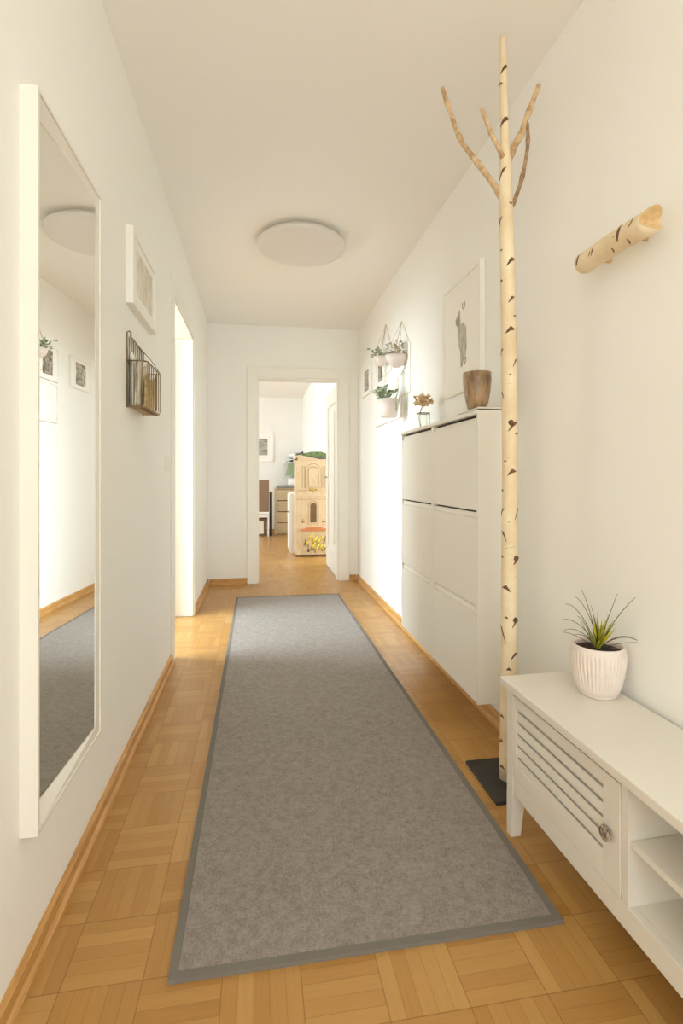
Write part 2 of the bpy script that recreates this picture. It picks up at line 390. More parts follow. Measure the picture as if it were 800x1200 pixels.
def art(t, x):
    y0, z0 = -.228, 0   # local, height .55
    def P(v, z): return (x, v, z)
    # figure drawn as a loose vertical brush shape
    def poly(pts, name, m, off=0):
        pts = [(p[0]-.035, p[1]+.03) for p in pts]
        b = B(); A = [b.bm.verts.new((x-.0004-off, p[0], p[1])) for p in pts]; Q = [b.bm.verts.new((x, p[0], p[1])) for p in pts]
        b._f(A); b._f(Q[::-1]); n = len(pts)
        for i in range(n): b._f([A[i], Q[i], Q[(i+1) % n], A[(i+1) % n]])
        return obj(name, b, m, t)
    poly([(.10, .335), (.045, .375), (.035, .30), (.0, .30), (-.03, .27), (-.035, .18), (-.02, .12), (.0, .13), (.02, .09), (.035, .095), (.04, .17), (.06, .2), (.065, .27), (.075, .30), (.095, .31)], 'ink_figure', M['ink'])
    poly([(.085, .33), (.055, .345), (.05, .29), (.07, .285)], 'ink_shade', M['inkdark'], .0005)
    # letter U
    def stroke(pts, w, name):
        b = B(); b.tube([(x-.0003, p[0]-.03, p[1]+(.012 if p[1] > .3 else .035)) for p in pts], w, 6); return obj(name, b, M['inkdark'], t)
    stroke([(.006, .412), (.006, .390), (-.001, .382), (-.012, .382), (-.019, .390), (-.019, .412)], .0022, 'letter')
    stroke([(.012, .100), (.010, .094)], .003, 'ink_dot')
    stroke([(-.010, .122), (-.012, .104), (-.020, .096), (-.030, .102), (-.032, .124)], .0022, 'letter')
picture('picture_frame', 'large white framed ink drawing with letter u above white shoe cabinets', R, -1, 2.10, 2.555, 1.43, 1.985, .024, .02, None, None, extra=art)

# ------------------------------------------------------------------ wire basket with magazines
t = thing('wire_basket', 'bronze wire magazine basket hanging on left wall under framed drawing', 'wire basket', (L, 2.08, 1.28))
W0, W1, DX = -.13, .13, .072; r = .0017
def rail(z, off=0): 
    c = .02
    return [(.003, W0, z), (DX-c, W0, z), (DX-.005, W0+.006, z), (DX, W0+c, z), (DX, W1-c, z), (DX-.005, W1-.006, z), (DX-c, W1, z), (.003, W1, z)]
b = B()
b.tube([(.003, W0, 0), (.003, W0, .272), (.010, W0, .276), (.016, W0+.004, .27), (.010, W0+.02, .262), (.004, W1-.01, .262), (.004, W1, .26), (.004, W1, 0)], .0026)
for k in range(1, 8): y = W0+(W1-W0)*k/8; b.tube([(.003, y, .01), (.003, y, .263)], r, 6)
b.tube([(.003, W0, .165), (.003, W1, .165)], r, 6); obj('back_grid', b, M['wire'], t)
b = B(); b.tube(rail(.170), .0026); obj('rim', b, M['wire'], t)
b = B(); b.tube([(.004, W1, .262), (.03, W1, .235), (DX, W1-.004, .172)], r, 6); obj('side_brace', b, M['wire'], t)
b = B()
for k in range(8):
    y = W0+.012+(W1-W0-.024)*k/7; b.tube([(DX, y, .170), (DX, y, .012), (DX-.012, y, .0), (.003, y, .008)], r, 6)
for xx in (.018, .036, .054):
    for y in (W0, W1): b.tube([(xx, y, .170), (xx, y, .002)], r, 6)
b.tube(rail(.003), r, 6); obj('front_bars', b, M['wire'], t)
b = B(); b.box(.006, DX-.006, W0+.008, W1-.008, .0035, .009, .002); obj('woven_base', b, M['straw'], t)
def mag(name, label, x0, th, y0, y1, h, lean, m, cat='magazine'):
    b = B(); n = 10; rows = []
    for i in range(n+1):
        yy = y0+(y1-y0)*i/n; hh = h*(1-.10*math.sin(i/n*PI*1.3)); wv = .004*math.sin(i*1.1)
        rows.append([(x0+wv, yy, .0105), (x0+th+wv, yy, .0105), (x0+th+lean+wv*.5, yy, hh), (x0+lean+wv*.5, yy, hh)])
    V = [[b.bm.verts.new(p) for p in q] for q in rows]
    for a_, c_ in zip(V, V[1:]):
        for k in range(4): b._f([a_[k], a_[(k+1) % 4], c_[(k+1) % 4], c_[k]])
    b._f(V[0][::-1]); b._f(V[-1])
    o = obj(name, b, m); o.location = (L, 2.08, 1.28); return tag(o, label, cat)
mag('magazine', 'cream folded magazine at the wall side of the wire basket', .010, .008, W0+.02, W1-.03, .205, 0, M['paper'])
mag('magazine', 'mottled brown and cream magazine in the middle of wire basket', .026, .008, W0+.012, W1-.06, .185, .004, M['pulp'])
mag('magazine', 'short pale straw coloured booklet at the front of wire basket', .048, .006, W0+.06, W1-.02, .14, .004, M['straw'])

# ------------------------------------------------------------------ ceiling lamp
t = thing('ceiling_lamp', 'round flat opal white ceiling lamp on the hallway ceiling', 'ceiling lamp', (.263, 3.13, H))
b = B(); b.lathe([(0, 0), (.235, 0), (.235, -.022), (0, -.022)], seg=64); obj('base_plate', b, M['lamprim'], t)
b = B(); b.lathe([(.0, -.022), (.262, -.022), (.268, -.03), (.27, -.045), (.262, -.056), (.235, -.064), (.16, -.072), (.08, -.076), (0, -.077)], seg=72); obj('diffuser', b, M['lamp'], t)

# ------------------------------------------------------------------ shoe cabinets
FX, Z0, Z1 = .825, .16, 1.283
def cabinet(label, y0, y1):
    t = thing('shoe_cabinet', label, 'shoe cabinet', (FX, y0, Z0), 0, 'wall-hung shoe cabinets')
    D = R-FX-.002; w = y1-y0; h = Z1-Z0; s = .013
    b = B()
    b.box(0, D, 0, s, 0, h-.016); b.box(0, D, w-s, w, 0, h-.016); b.box(.004, D, s, w-s, 0, .012)
    b.box(D-.006, D, s, w-s, .012, h-.016); obj('carcass', b, M['white'], t)
    b = B(); b.box(-.006, D, 0, w, h-.016, h, .0015); obj('top_panel', b, M['white'], t)
    b = B(); b.box(.022, .026, s, w-s, .012, h-.016); obj('gap_shade_panel', b, M['dark'], t)  # dark panel that paints the shade seen through the flap gaps
    hh = (h-.016-.004)/3
    for k in range(3):
        z0 = .003+k*hh; z1 = z0+hh-.009
        prof = [(0.0, z0), (.016, z0), (.016, z1), (.012, z1), (.008, z1-.019), (0, z1-.021)]
        b = B(); b.prism(prof, s+.0015, w-s-.0015); obj('flap_door', b, M['white'], t)
    return t
cabinet('white wall-hung shoe cabinet nearer the birch trunk, under the brown cup', 1.83, 2.345)
cabinet('white wall-hung shoe cabinet farther away, under the dried flower vase', 2.345, 2.875)
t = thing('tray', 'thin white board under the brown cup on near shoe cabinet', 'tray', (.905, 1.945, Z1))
b = B(); b.box(-.072, .07, -.108, .085, 0, .004); obj('shadow_sheet', b, M['dark'], t)  # dark sheet standing in for the shadow line under the overhanging board
b = B(); b.box(-.078, .074, -.117, .09, .004, .011, .002); obj('board', b, M['white'], t)

b = B(); c = (.853, 1.90, Z1+.011)
b.lathe([(0, 0), (.034, 0), (.038, .003), (.046, .04), (.052, .08), (.0545, .115), (.0545, .143), (.052, .143), (.050, .13), (.044, .06), (.036, .015), (0, .012)], c, 40)
t = tag(obj('brown_cup', b, M['brown']), 'brown streaked tapered cup standing on white shoe cabinet', 'cup')

# glass vase with dried hydrangea
t = thing('glass_vase', 'small square clear glass vase on the far shoe cabinet', 'vase', (.885, 2.66, Z1))
b = B(); w = .028
b.box(-w, w, -w, w, 0, .008)
for q in ((-w, -w+.003, -w, w), (w-.003, w, -w, w), (-w+.003, w-.003, -w, -w+.003), (-w+.003, w-.003, w-.003, w)): b.box(*q, .008, .085)
obj('vase_body', b, M['glass'], t)
b = B()
w2 = w+.001
for q in ((-w2, -w2+.005, -w2, w2), (w2-.005, w2, -w2, w2), (-w2+.005, w2-.005, -w2, -w2+.005), (-w2+.005, w2-.005, w2-.005, w2)): b.box(*q, .085, .089)
obj('rim', b, M['brownin'], t)
t = thing('dried_flower', 'dried orange-brown hydrangea head standing in the square glass vase', 'dried flower', (.885, 2.66, Z1+.008))
b = B(); b.tube([(-.018, -.014, .002), (-.022, .0, .05), (-.010, .01, .10), (0, .01, .12)], .0028, 7); obj('stem', b, M['darktwig'], t)
b = B()
for i in range(95):
    th, ph = random.uniform(0, 2*PI), math.acos(random.uniform(-.55, 1)); rr = random.uniform(.03, .06)
    p = Vector((math.sin(ph)*math.cos(th)*rr, math.sin(ph)*math.sin(th)*rr*1.1+.01, .145+math.cos(ph)*rr*.75))
    d = Vector((random.uniform(-1, 1), random.uniform(-1, 1), random.uniform(-.5, 1))).normalized()*.013
    b.ribbon([p, p+d*.5, p+d], .013, up=(random.random(), random.random(), .4))
b.blob((0, .01, .142), .033, 2, (1, 1.1, .8), .25)
obj('flower_head', b, M['dried'], t)

# ------------------------------------------------------------------ birch trunk (coat tree)
t = thing('birch_coat_stand', 'tall bare birch trunk coat stand with cut branches on dark floor plate', 'coat stand', (.833, 1.612, 0))
O = Vector((.833, 1.612, 0))
b = B(); b.box(.735-O.x, .955-O.x, 1.495-O.y, 1.735-O.y, 0, .010, .002)
obj('base_plate', b, M['black'], t)
def loc_(p): return Vector(p)-O
TR = [((.833, 1.612, .010), .0275), ((.833, 1.606, .25), .0272), ((.830, 1.593, .50), .0268), ((.828, 1.590, .76), .0262), ((.829, 1.587, 1.03), .0258), ((.827, 1.586, 1.25), .0252),
      ((.825, 1.588, 1.48), .0245), ((.818, 1.583, 1.70), .0235), ((.812, 1.580, 1.89), .0225), ((.806, 1.574, 2.00), .0205), ((.803, 1.571, 2.07), .0185), ((.799, 1.565, 2.13), .0135),
      ((.789, 1.553, 2.27), .0125), ((.780, 1.540, 2.37), .0115), ((.774, 1.530, 2.437), .010)]
b = B(); P = []; RD = []
for i in range(len(TR)-1):
    p, q = Vector(TR[i][0]), Vector(TR[i+1][0])
    for k in range(4):
        f = k/4; P.append(p.lerp(q, f)-O); RD.append((TR[i][1]*(1-f)+TR[i+1][1]*f)*(1+random.uniform(-.02, .02)))
P.append(Vector(TR[-1][0])-O); RD.append(TR[-1][1])
b.tube(P, RD, 18)
# bark scars: eyebrow shaped raised marks on the surface
def axis_at(z):
    for (p, r0), (q, r1) in zip(TR, TR[1:]):
        if p[2] <= z <= q[2]:
            f = (z-p[2])/(q[2]-p[2]); return Vector(p).lerp(Vector(q), f), r0+(r1-r0)*f
    return Vector(TR[-1][0]), TR[-1][1]
def scar(z, side, size=1.0, tilt=0.0, mi=1):
    """side -1..1 across the camera-facing half; facing direction is roughly -y with a little -x"""
    c, r = axis_at(z); base_a = math.radians(-118); a0 = base_a+side*1.25
    n = 7; half = .50*size*.0245/r; rows = []
    for i in range(n):
        f = i/(n-1)*2-1; a = a0+f*half; th = (1-abs(f)**1.6)*.0060*size+.0008
        zc_ = z+tilt*f*.012-abs(f)*.007*size
        def sp(zz, k): return b.bm.verts.new((c.x+(r*k)*math.cos(a)-O.x, c.y+(r*k)*math.sin(a)-O.y, zz-O.z))
        rows.append([sp(zc_-th, .97), sp(zc_-th*.6, 1.045), sp(zc_+th*.6, 1.055), sp(zc_+th, .97)])
    b.mi = mi
    for A, Q in zip(rows, rows[1:]):
        for k in range(4): b._f([A[k], A[(k+1) % 4], Q[(k+1) % 4], Q[k]], True)
    b._f(rows[0][::-1]); b._f(rows[-1]); b.mi = 0
def vz(v): return 1.03+(558-v)/598*1.70
for v, s_, z_, tl in ((308, .45, 1.3, 1), (352, .4, .9, .8), (387, .2, 1.3, .5), (411, -.95, .8, .8), (425, .7, .8, 1.2), (462, -.85, .6, -1), (498, .35, 1.3, 1.2), (508, .8, .6, 0),
                      (552, .2, 1.2, .6), (574, -.9, .5, 0), (598, -.9, .8, 1), (600, .8, .7, 1.6), (626, -.6, .9, -1.5), (655, .85, 1.2, .6), (652, -.8, .4, 0), (687, -.3, 1.2, -.5), (722, -.3, .5, 0), (727, .65, 1.0, 1),
                      (740, -.75, 1.1, -2.2), (765, .55, 1.1, .8), (782, 0, .7, 0), (840, -.7, .8, 0), (870, -.8, .8, .5), (900, -.6, .9, 0), (260, -.8, .7, 1), (243, .6, .5, 0), (207, -.4, 1.1, 1.5), (140, .1, 1.4, .9), (84, .4, 1.2, 1), (100, -.7, .7, 0), (330, -.8, .5, 0), (295, -.7, .4, 0), (372, .75, .4, 0), (540, -.5, .35, 0), (440, .1, .3, 0)):
    scar(vz(v) if v > 150 else 1.03+(558-v)/598*1.66, s_, z_, tl)
obj('trunk', b, [M['birch'], M['knot']], t)
for z, sd in ((vz(498), .15), (vz(655), .75), (vz(727), .62)):
    c, r = axis_at(z); a = math.radians(-118)+sd*1.25; d = Vector((math.cos(a), math.sin(a), .25))
    b = B(); p = c-O+d*r*.8; b.tube([p, p+d*.006, p+d*.0105], [.0105, .0085, .0065], 12, wob=.08); obj('branch_stub', b, M['knot'], t)
def branch(pts, r0, r1, m, wob=.04):
    b = B(); Q = [loc_(p) for p in pts]; S = []
    for i in range(len(Q)-1):
        for k in range(4):
            f = k/4; p0 = Q[max(i-1, 0)]; p1 = Q[i]; p2 = Q[i+1]; p3 = Q[min(i+2, len(Q)-1)]
            S.append(.5*((2*p1)+(-p0+p2)*f+(2*p0-5*p1+4*p2-p3)*f*f+(-p0+3*p1-3*p2+p3)*f**3))
    S.append(Q[-1]); n = len(S)
    b.tube(S, [r0+(r1-r0)*i/(n-1)+(.0022 if i % 5 == 3 else 0) for i in range(n)], 12, wob=wob)
    return obj('branch', b, m, t)
branch([(.806, 1.579, 1.925), (.783, 1.594, 1.990), (.737, 1.632, 2.089), (.69, 1.66, 2.177), (.669, 1.684, 2.261), (.638, 1.709, 2.392)], .0100, .0068, M['twig'])
branch([(.800, 1.570, 2.069), (.780, 1.557, 2.085), (.739, 1.541, 2.135), (.70, 1.527, 2.2)], .0080, .0058, M['twig'])
branch([(.806, 1.568, 2.050), (.829, 1.567, 2.109), (.854, 1.562, 2.154), (.871, 1.56, 2.204), (.912, 1.553, 2.317)], .0130, .0075, M['twig'])
branch([(.818, 1.578, 1.905), (.834, 1.566, 1.94), (.859, 1.562, 2.016), (.876, 1.559, 2.114), (.876, 1.559, 2.190)], .0075, .0050, M['darktwig'])

# ------------------------------------------------------------------ horizontal birch log rail on right wall
t = thing('birch_log', 'short horizontal birch log coat rail mounted on right wall', 'log', (.915, 1.070, 1.632))
b = B(); seg = 24; rr = .0290; rows = []
ys = [0, .012, .05, .1, .15, .2, .23, .250, .256]
for j, y in enumerate(ys):
    row = []
    for k in range(seg):
        a = 2*PI*k/seg; r_ = rr*(.93 if j == len(ys)-1 else 1)*(1+.015*math.sin(3*a+y*20))
        cope = .030*abs(math.sin(a))**1.5 if j == 0 else 0
        row.append(b.bm.verts.new((r_*math.cos(a), (y-cope*.9)+(.006 if j == 0 else 0), r_*math.sin(a)+.004*math.sin(y*9))))
    rows.append(row)
for A, Q in zip(rows, rows[1:]):
    for k in range(seg): b._f([A[k], A[(k+1) % seg], Q[(k+1) % seg], Q[k]], True)
b.mi = 2
c0 = b.bm.verts.new((0, .016, 0))
for k in range(seg): b._f([rows[0][(k+1) % seg], rows[0][k], c0])
b._f(rows[-1]); b.mi = 1
def lscar(y, a0, size):
    n = 9; R_ = []
    for i in range(n):
        f = i/(n-1)*2-1; a = a0+f*.55*size; th = (1-abs(f)**1.6)*.0038*size+.0006; yc_ = y+f*.004+abs(f)*.003
        R_.append([b.bm.verts.new((rr*k*math.cos(a), yc_+d, rr*k*math.sin(a)+.004*math.sin(y*9))) for d, k in ((-th, .97), (-th*.6, 1.04), (th*.6, 1.045), (th, .97))])
    for A, Q in zip(R_, R_[1:]):
        for k in range(4): b._f([A[k], A[(k+1) % 4], Q[(k+1) % 4], Q[k]], True)
    b._f(R_[0][::-1]); b._f(R_[-1])
lscar(.075, PI-.2, 1.5); lscar(.03, PI-.3, .5); lscar(.175, PI+.1, .5); lscar(.185, PI+.1, .35); lscar(.238, PI-.1, .9); lscar(.055, PI+1.1, .6); lscar(.11, PI+1.05, .5)
b.mi = 0
obj('log_body', b, [M['birch'], M['knot'], M['endwood']], t)
for y in (.09, .225):
    b = B(); b.tube([(.02, y, .004), (R-.915, y, .004)], .006, 12); obj('wall_bracket', b, M['endwood'], t)

# ------------------------------------------------------------------ white media bench
t = thing('low_bench', 'long low white sideboard with louvred door and open shelf', 'sideboard', (.70, 1.395, 0), math.radians(.8))
LB, DB = 1.40, .262
b = B(); b.box(-.004, DB, -LB, 0, .425, .447, .003); obj('top_panel', b, M['benchwhite'], t)
def leg(x0, y0, x1, y1, tx, ty):
    b = B(); k = .010
    b.box(x0, x1, y0, y1, .12, .425, .0015)
    a = [(x0, y0), (x1, y0), (x1, y1), (x0, y1)]
    q = [(x+(k if tx*1 > 0 and x == x1 else (k*0)) - (2*k if tx > 0 and x == x1 else 0)+(k if tx < 0 and x == x0 else 0), y+(k if ty < 0 and y == y0 else 0)-(k if ty > 0 and y == y1 else 0)) for x, y in a]
    b.hexa([(x, y, 0) for x, y in q]+[(x, y, .12) for x, y in a]); obj('leg', b, M['benchwhite'], t)
leg(.012, -.046, .052, -.012, 1, -1); leg(DB-.045, -.046, DB-.005, -.012, -1, -1)
leg(.012, -LB+.012, .052, -LB+.046, 1, 1); leg(DB-.045, -LB+.012, DB-.005, -LB+.046, -1, 1)
b = B()
b.box(.052, DB-.045, -.040, -.022, .14, .425); b.box(.052, DB-.045, -LB+.022, -LB+.04, .14, .425)   # ends
b.box(.014, .032, -LB+.046, -.046, .128, .178, .0015)              # bottom rail
b.box(.014, .030, -LB+.046, -.046, .412, .425)                    # slim upper rail
b.box(.032, DB-.012, -LB+.04, -.04, .163, .178)                   # bottom board
b.box(DB-.012, DB-.006, -LB+.04, -.04, .15, .425)                 # back board
b.box(.014, DB-.012, -.492, -.474, .178, .425); b.box(.014, DB-.012, -.926, -.908, .178, .425)  # dividers
obj('carcass', b, M['benchwhite'], t)
b = B(); b.box(.020, DB-.013, -.907, -.493, .296, .309, .001); obj('shelf', b, M['benchwhite'], t)
def louvre_door(ya, yb, knob_y):
    b = B(); z0, z1 = .181, .410; x0, x1 = .012, .030
    b.box(x0, x1, ya, ya+.050, z0, z1, .001); b.box(x0, x1, yb-.018, yb, z0, z1, .001)
    b.box(x0, x1, ya+.05, yb-.018, z0, z0+.038, .001); b.box(x0, x1, ya+.05, yb-.018, z1-.030, z1, .001)
    d = obj('door', b, M['benchwhite'], t)
    zlo, zhi = z0+.038, z1-.030; n = 5; p = (zhi-zlo)/n
    for k in range(n):
        zc_ = zlo+p*k
        b = B(); b.prism([(x0+.002, zc_), (x0+.006, zc_), (x1-.002, zc_+p*.78+.006), (x1-.006, zc_+p*.78)] if False else [(x0+.001, zc_-.0005), (x0+.009, zc_-.0005), (x1-.004, zc_+p*.70), (x0+.003, zc_+p*.70)], ya+.05, yb-.018); obj('slat', b, M['benchwhite'], d)
    b = B(); b.prism([(x1+.004, zlo-.02), (x1+.006, zlo-.02), (x1+.006, zhi+.02), (x1+.004, zhi+.02)], ya+.03, yb-.01); obj('slat_shade_panel', b, M['dark'], d)  # dark panel painted as the unlit interior behind the slats
    b = B(); b.tube([(x0+.001, knob_y, .293), (x0-.007, knob_y, .293)], .005, 12)
    b.tube([(x0-.006, knob_y, .293), (x0-.009, knob_y, .293), (x0-.014, knob_y, .293), (x0-.017, knob_y, .293)], [.010, .0150, .0150, .012], 20); obj('knob', b, M['pearl'], d)
louvre_door(-.472, -.048, -.444)
# mirrored door at the near end (outside the frame)
b = B(); b.box(.012, .030, -LB+.048, -.928, .181, .410, .001); dd = obj('door', b, M['benchwhite'], t)
for p in ((-.56, .375), (-.56, .24)):
    b = B(); b.tube([(.10, -.494, p[1]), (.10, -.489+0, p[1])], .0035, 8); 
    b.tube([(.10, -.4925, p[1]), (.10, -.502, p[1])], .003, 8); obj('shelf_pin', b, M['metal'], t)

# ------------------------------------------------------------------ potted grass plant
PZ = .447
t = thing('potted_plant', 'spiky yellow-green grass plant in ribbed rose-white pot on sideboard', 'potted plant', (.900, 1.240, PZ))
b = B()
prof = [(0, 0), (.047, 0), (.051, .003), (.052, .010), (.056, .014), (.062, .035), (.068, .065), (.0725, .095), (.0735, .118), (.072, .132), (.070, .139), (.067, .141), (.063, .138), (.063, .118), (0, .118)]
pp = []
for (r0, z0), (r1, z1) in zip(prof, prof[1:]):
    for k in range(3): pp.append((r0+(r1-r0)*k/3, z0+(z1-z0)*k/3))
pp.append(prof[-1])
def rib(f, z):
    if z < .018 or z > .118: return 1
    e = min(1, (z-.018)/.01, (.118-z)/.008); return 1+.022*e*math.cos(2*PI*f*42)
pp = [(r_*.93, z_*.95) for r_, z_ in pp]
b.lathe(pp, seg=288, rmod=lambda f, z: rib(f, z))
obj('pot', b, M['pot'], t)
b = B(); b.lathe([(0, .121), (.02, .123), (.04, .120), (.058, .119), (.058, .1125), (0, .1125)], seg=40); obj('soil', b, M['soil'], t)
def leaf(yaw, ln, lift, droop, w, m, x0=0, y0=0):
    pts = []
    for i in range(10):
        f = i/9; hdist = ln*f*math.cos(lift)*(1-.1*f); z = .120+ln*(f*math.sin(lift)-droop*f*f)
        pts.append((x0+hdist*math.cos(yaw), y0+hdist*math.sin(yaw), z))
    b = B(); b.ribbon(pts, [w*(.75+.5*math.sin(PI*i/9))*(1-(i/9)**3*.9) for i in range(10)]); return obj('leaf', b, m, t)
for yaw, ln, lift, dr in ((178, .27, 72, .42), (172, .25, 78, .34), (188, .28, 66, .46), (184, .22, 56, .44), (190, .20, 50, .46), (196, .16, 48, .44), (172, .13, 40, .30), (205, .13, 36, .30), (182, .165, 68, .38),
                          (-76, .26, 62, .26), (-70, .20, 72, .16), (-84, .20, 46, .42), (-72, .17, 46, .42), (-82, .16, 30, .16), (-70, .12, 62, .2), (120, .08, 60, .1), (215, .11, 62, .35), (240, .10, 70, .25), (262, .09, 60, .2), (200, .16, 74, .2)):
    leaf(math.radians(yaw), ln, math.radians(lift), dr, .0030, M['leafd'], random.uniform(-.006, .006), random.uniform(-.006, .006))
for k in range(18):
    leaf(random.uniform(0, 2*PI), random.uniform(.06, .10), math.radians(random.uniform(68, 88)), .02, .0068, M['leafy'], random.uniform(-.009, .009), random.uniform(-.009, .009))
for k in range(7):
    leaf(random.uniform(-1.5, -1.0), random.uniform(.085, .11), math.radians(random.uniform(50, 66)), .05, .0060, M['leafy'])

# ------------------------------------------------------------------ hanging wire planters on the right wall
def planter(label, yc, ztop, zb, hw_, pr, ph, plant, bowl, flabel, fcat, zbot=None):
    t = thing('hanging_planter', label, 'hanging planter', (R, yc, zb), 0, 'white hanging wall planters')
    b = B(); r = .0022; x = -.0235
    zs = ztop-.20-zb
    loop = [(x, 0, ztop-zb), (x, -hw_, zs), (x, -hw_, (zbot or zb+.02)-zb), (x, hw_, (zbot or zb+.02)-zb), (x, hw_, zs)]
    b.tube(loop, r, 6, closed=True)
    xo = -.06
    b.tube([(x, 0, ztop-zb), (xo, -pr*.9, ph)], .0014, 6); b.tube([(x, 0, ztop-zb), (xo, pr*.9, ph)], .0014, 6); b.tube([(x, 0, ztop-zb), (xo-pr+.002, 0, ph)], .0014, 6)
    obj('wire_frame', b, M['brass'], t)
    b = B()
    prof = [(0, 0), (pr*.35, 0), (pr*.8, ph*.45), (pr, ph), (pr*.93, ph), (pr*.72, ph*.5), (0, ph*.3)] if bowl else [(0, 0), (pr*.72, 0), (pr*.8, ph*.1), (pr, ph), (pr*.92, ph), (pr*.85, ph*.8), (0, ph*.8)]
    b.lathe(prof, (xo, 0, 0), 32); obj('bowl', b, M['pot'], t)
    return t, (xo, 0, ph*.4)
# the near one with pale dried flowers
def tuft(p, at_, n, rad, h, m, leafw, lean=(0, 0), name='foliage', long=.02):
    b = B()
    b.tube([(0, 0, 0), (lean[0]*.5, lean[1]*.5, h*.5)], .002, 5)
    for i in range(n):
        a = random.uniform(0, 2*PI); rr_ = rad*math.sqrt(random.random()); z = h*random.uniform(.35, 1)
        e = Vector((lean[0]*z/h+rr_*math.cos(a), lean[1]*z/h+rr_*math.sin(a), z))
        if i % 2 == 0: b.tube([(0, 0, .0), e*.55+Vector((0, 0, .01)), e], .0010, 4)
        d = Vector((random.uniform(-1, 1), random.uniform(-1, 1), random.uniform(-.6, .9))).normalized()*long
        b.ribbon([e, e+d*.5, e+d], leafw, up=(random.random(), random.random(), .5))
    return obj(name, b, m, p, at_)
t, a_ = planter('white bowl planter of pale dried flowers in wire house frame nearest large drawing', 3.33, 2.075, 1.765, .20, .078, .075, 0, True, '', '', 1.57)
tuft(t, a_, 80, .07, .13, M['driedpale'], .012, name='flower_heads', long=.022)
t, a_ = planter('white bowl planter of sparse olive sprigs in wire frame beside small framed photos', 3.76, 2.18, 1.865, .16, .062, .065, 0, True, '', '', 1.80)
tuft(t, a_, 34, .05, .13, M['sage'], .014, lean=(-.03, .06), name='sprigs', long=.024)
t = thing('hanging_planter', 'white tapered wall pot holding green leafy plant above far shoe cabinet', 'hanging planter', (R-.036, 3.33, 1.425), 0, 'white hanging wall planters')
b = B(); b.lathe([(0, 0), (.05, 0), (.058, .01), (.075, .12), (.071, .12), (.064, .10), (0, .095)], (-.077, 0, 0), 36); obj('bowl', b, M['pot'], t)
b = B(); b.tube([(.035, .0, .34), (-.02, 0, .30), (-.004, 0, .12)], .0016, 6); b.tube([(.035, 0, .34), (-.077, -.068, .115)], .0014, 6); b.tube([(.035, 0, .34), (-.077, .068, .115)], .0014, 6); obj('wire_hanger', b, M['brass'], t)
tuft(t, (-.077, 0, .095), 46, .066, .11, M['sage'], .018, lean=(-.03, .04), name='leaves', long=.035)
b = B()
for k in range(5): b.tube([(.05, -.06+.02*k*.4, .10-.01*k), (.03, -.085+.012*k, .02), (.035, -.07+.012*k, -.05-.012*k)], .0022, 5)
obj('trailing_stems', b, M['sage'], t, (-.077, 0, .095))

# ------------------------------------------------------------------ far room
t = thing('toy_castle', 'light plywood toy castle tower with arched window standing on floor', 'toy castle', (.475, 6.49, 0))
W, Dp, Hh = .42, .30, 1.235
b = B(); b.box(0, W, 0, Dp, .03, Hh, .002); obj('tower_body', b, M['ply'], t)
b = B()
b.box(-.012, W+.01, -.004, Dp+.004, Hh, Hh+.012)
b.box(-.012, .02, -.004, Dp, Hh-.02, Hh+.055)
b.prism([(.0, Hh+.012), (.03, Hh+.065), (.06, Hh+.065), (.30, Hh+.012)], -.004, .012, 'y'); obj('gable_board', b, M['ply'], t)
def arch(x0, x1, z0, z1, y=-.004, d=.004):
    r_ = (x1-x0)/2; cx = (x0+x1)/2; pr_ = [(x0, z0), (x1, z0)]+[(cx+r_*math.cos(a), z1-r_+r_*math.sin(a)) for a in [PI*i/12 for i in range(13)]]
    b = B(); b.prism(pr_, y, y+d, 'y'); return b
obj('arched_window', arch(.185, .265, .44, .69), M['plyd'], t)
def outline(x0, x1, z0, z1):
    r_ = (x1-x0)/2; cx = (x0+x1)/2; pts = [(x0, -.002, z0), (x1, -.002, z0)]+[(cx+r_*math.cos(a), -.002, z1-r_+r_*math.sin(a)) for a in [PI*i/10 for i in range(11)]]
    return pts
b = B(); b.tube(outline(.16, .29, .90, 1.15), .003, 5, closed=True); b.tube(outline(.125, .325, .88, 1.19), .0022, 5, closed=True)
b.tube([(.02, -.002, .845), (.40, -.002, .845)], .002, 5)
for x in (.085, .115): b.tube([(x, -.002, .88), (x, -.002, 1.16)], .002, 5)
for x in (.345, .375): b.tube([(x, -.002, .88), (x, -.002, 1.16)], .002, 5)
b.tube(outline(.16, .29, .42, .715), .0025, 5, closed=True)
b.tube([(.02, -.002, .765), (.40, -.002, .765)], .004, 5); b.tube([(.02, -.002, .735), (.40, -.002, .735)], .002, 5)
for x in (.09, .36):
    b.blob((x, -.002, .45), .014, 1, (1, .3, 1.3)); b.blob((x, -.002, .478), .008, 1, (1, .3, 1)); b.blob((x-.02, -.002, .445), .008, 1, (1, .3, 1)); b.blob((x+.02, -.002, .445), .008, 1, (1, .3, 1))
obj('engraving', b, M['plyline'], t)
b = B(); b.blob((.225, -.004, .92-.05), .001); b.blob((.22, -.003, .875-.02), .022, 2, (1.2, .3, .8)); b.blob((.18, -.003, .86), .014, 2, (1.3, .3, .7)); b.blob((.26, -.003, .86), .014, 2, (1.3, .3, .7)); obj('gold_emblem', b, M['gold'], t)
b = B(); b.box(.06, .385, -.02, .0, .335, .36, .003); b.box(.12, .34, -.016, .0, .36, .378, .003); obj('lintel', b, M['orange'], t)
b = B(); b.box(.07, .385, -.005, -.0005, .055, .315); obj('lower_panel', b, M['beech'], t)
b = B()
for i, (x, z, r_) in enumerate(((.14, .18, .018), (.18, .25, .02), (.22, .14, .026), (.24, .22, .030), (.27, .12, .024), (.29, .2, .026), (.33, .24, .018), (.32, .13, .02), (.21, .28, .014), (.35, .11, .016))):
    b.ribbon([(x-.02, -.008, z-.04), (x, -.012, z), (x+.03, -.008, z+.04)], r_*1.4, up=(0, 1, 0)); b.blob((x, -.008, z), r_*.7, 1, (1, .3, 1.4))
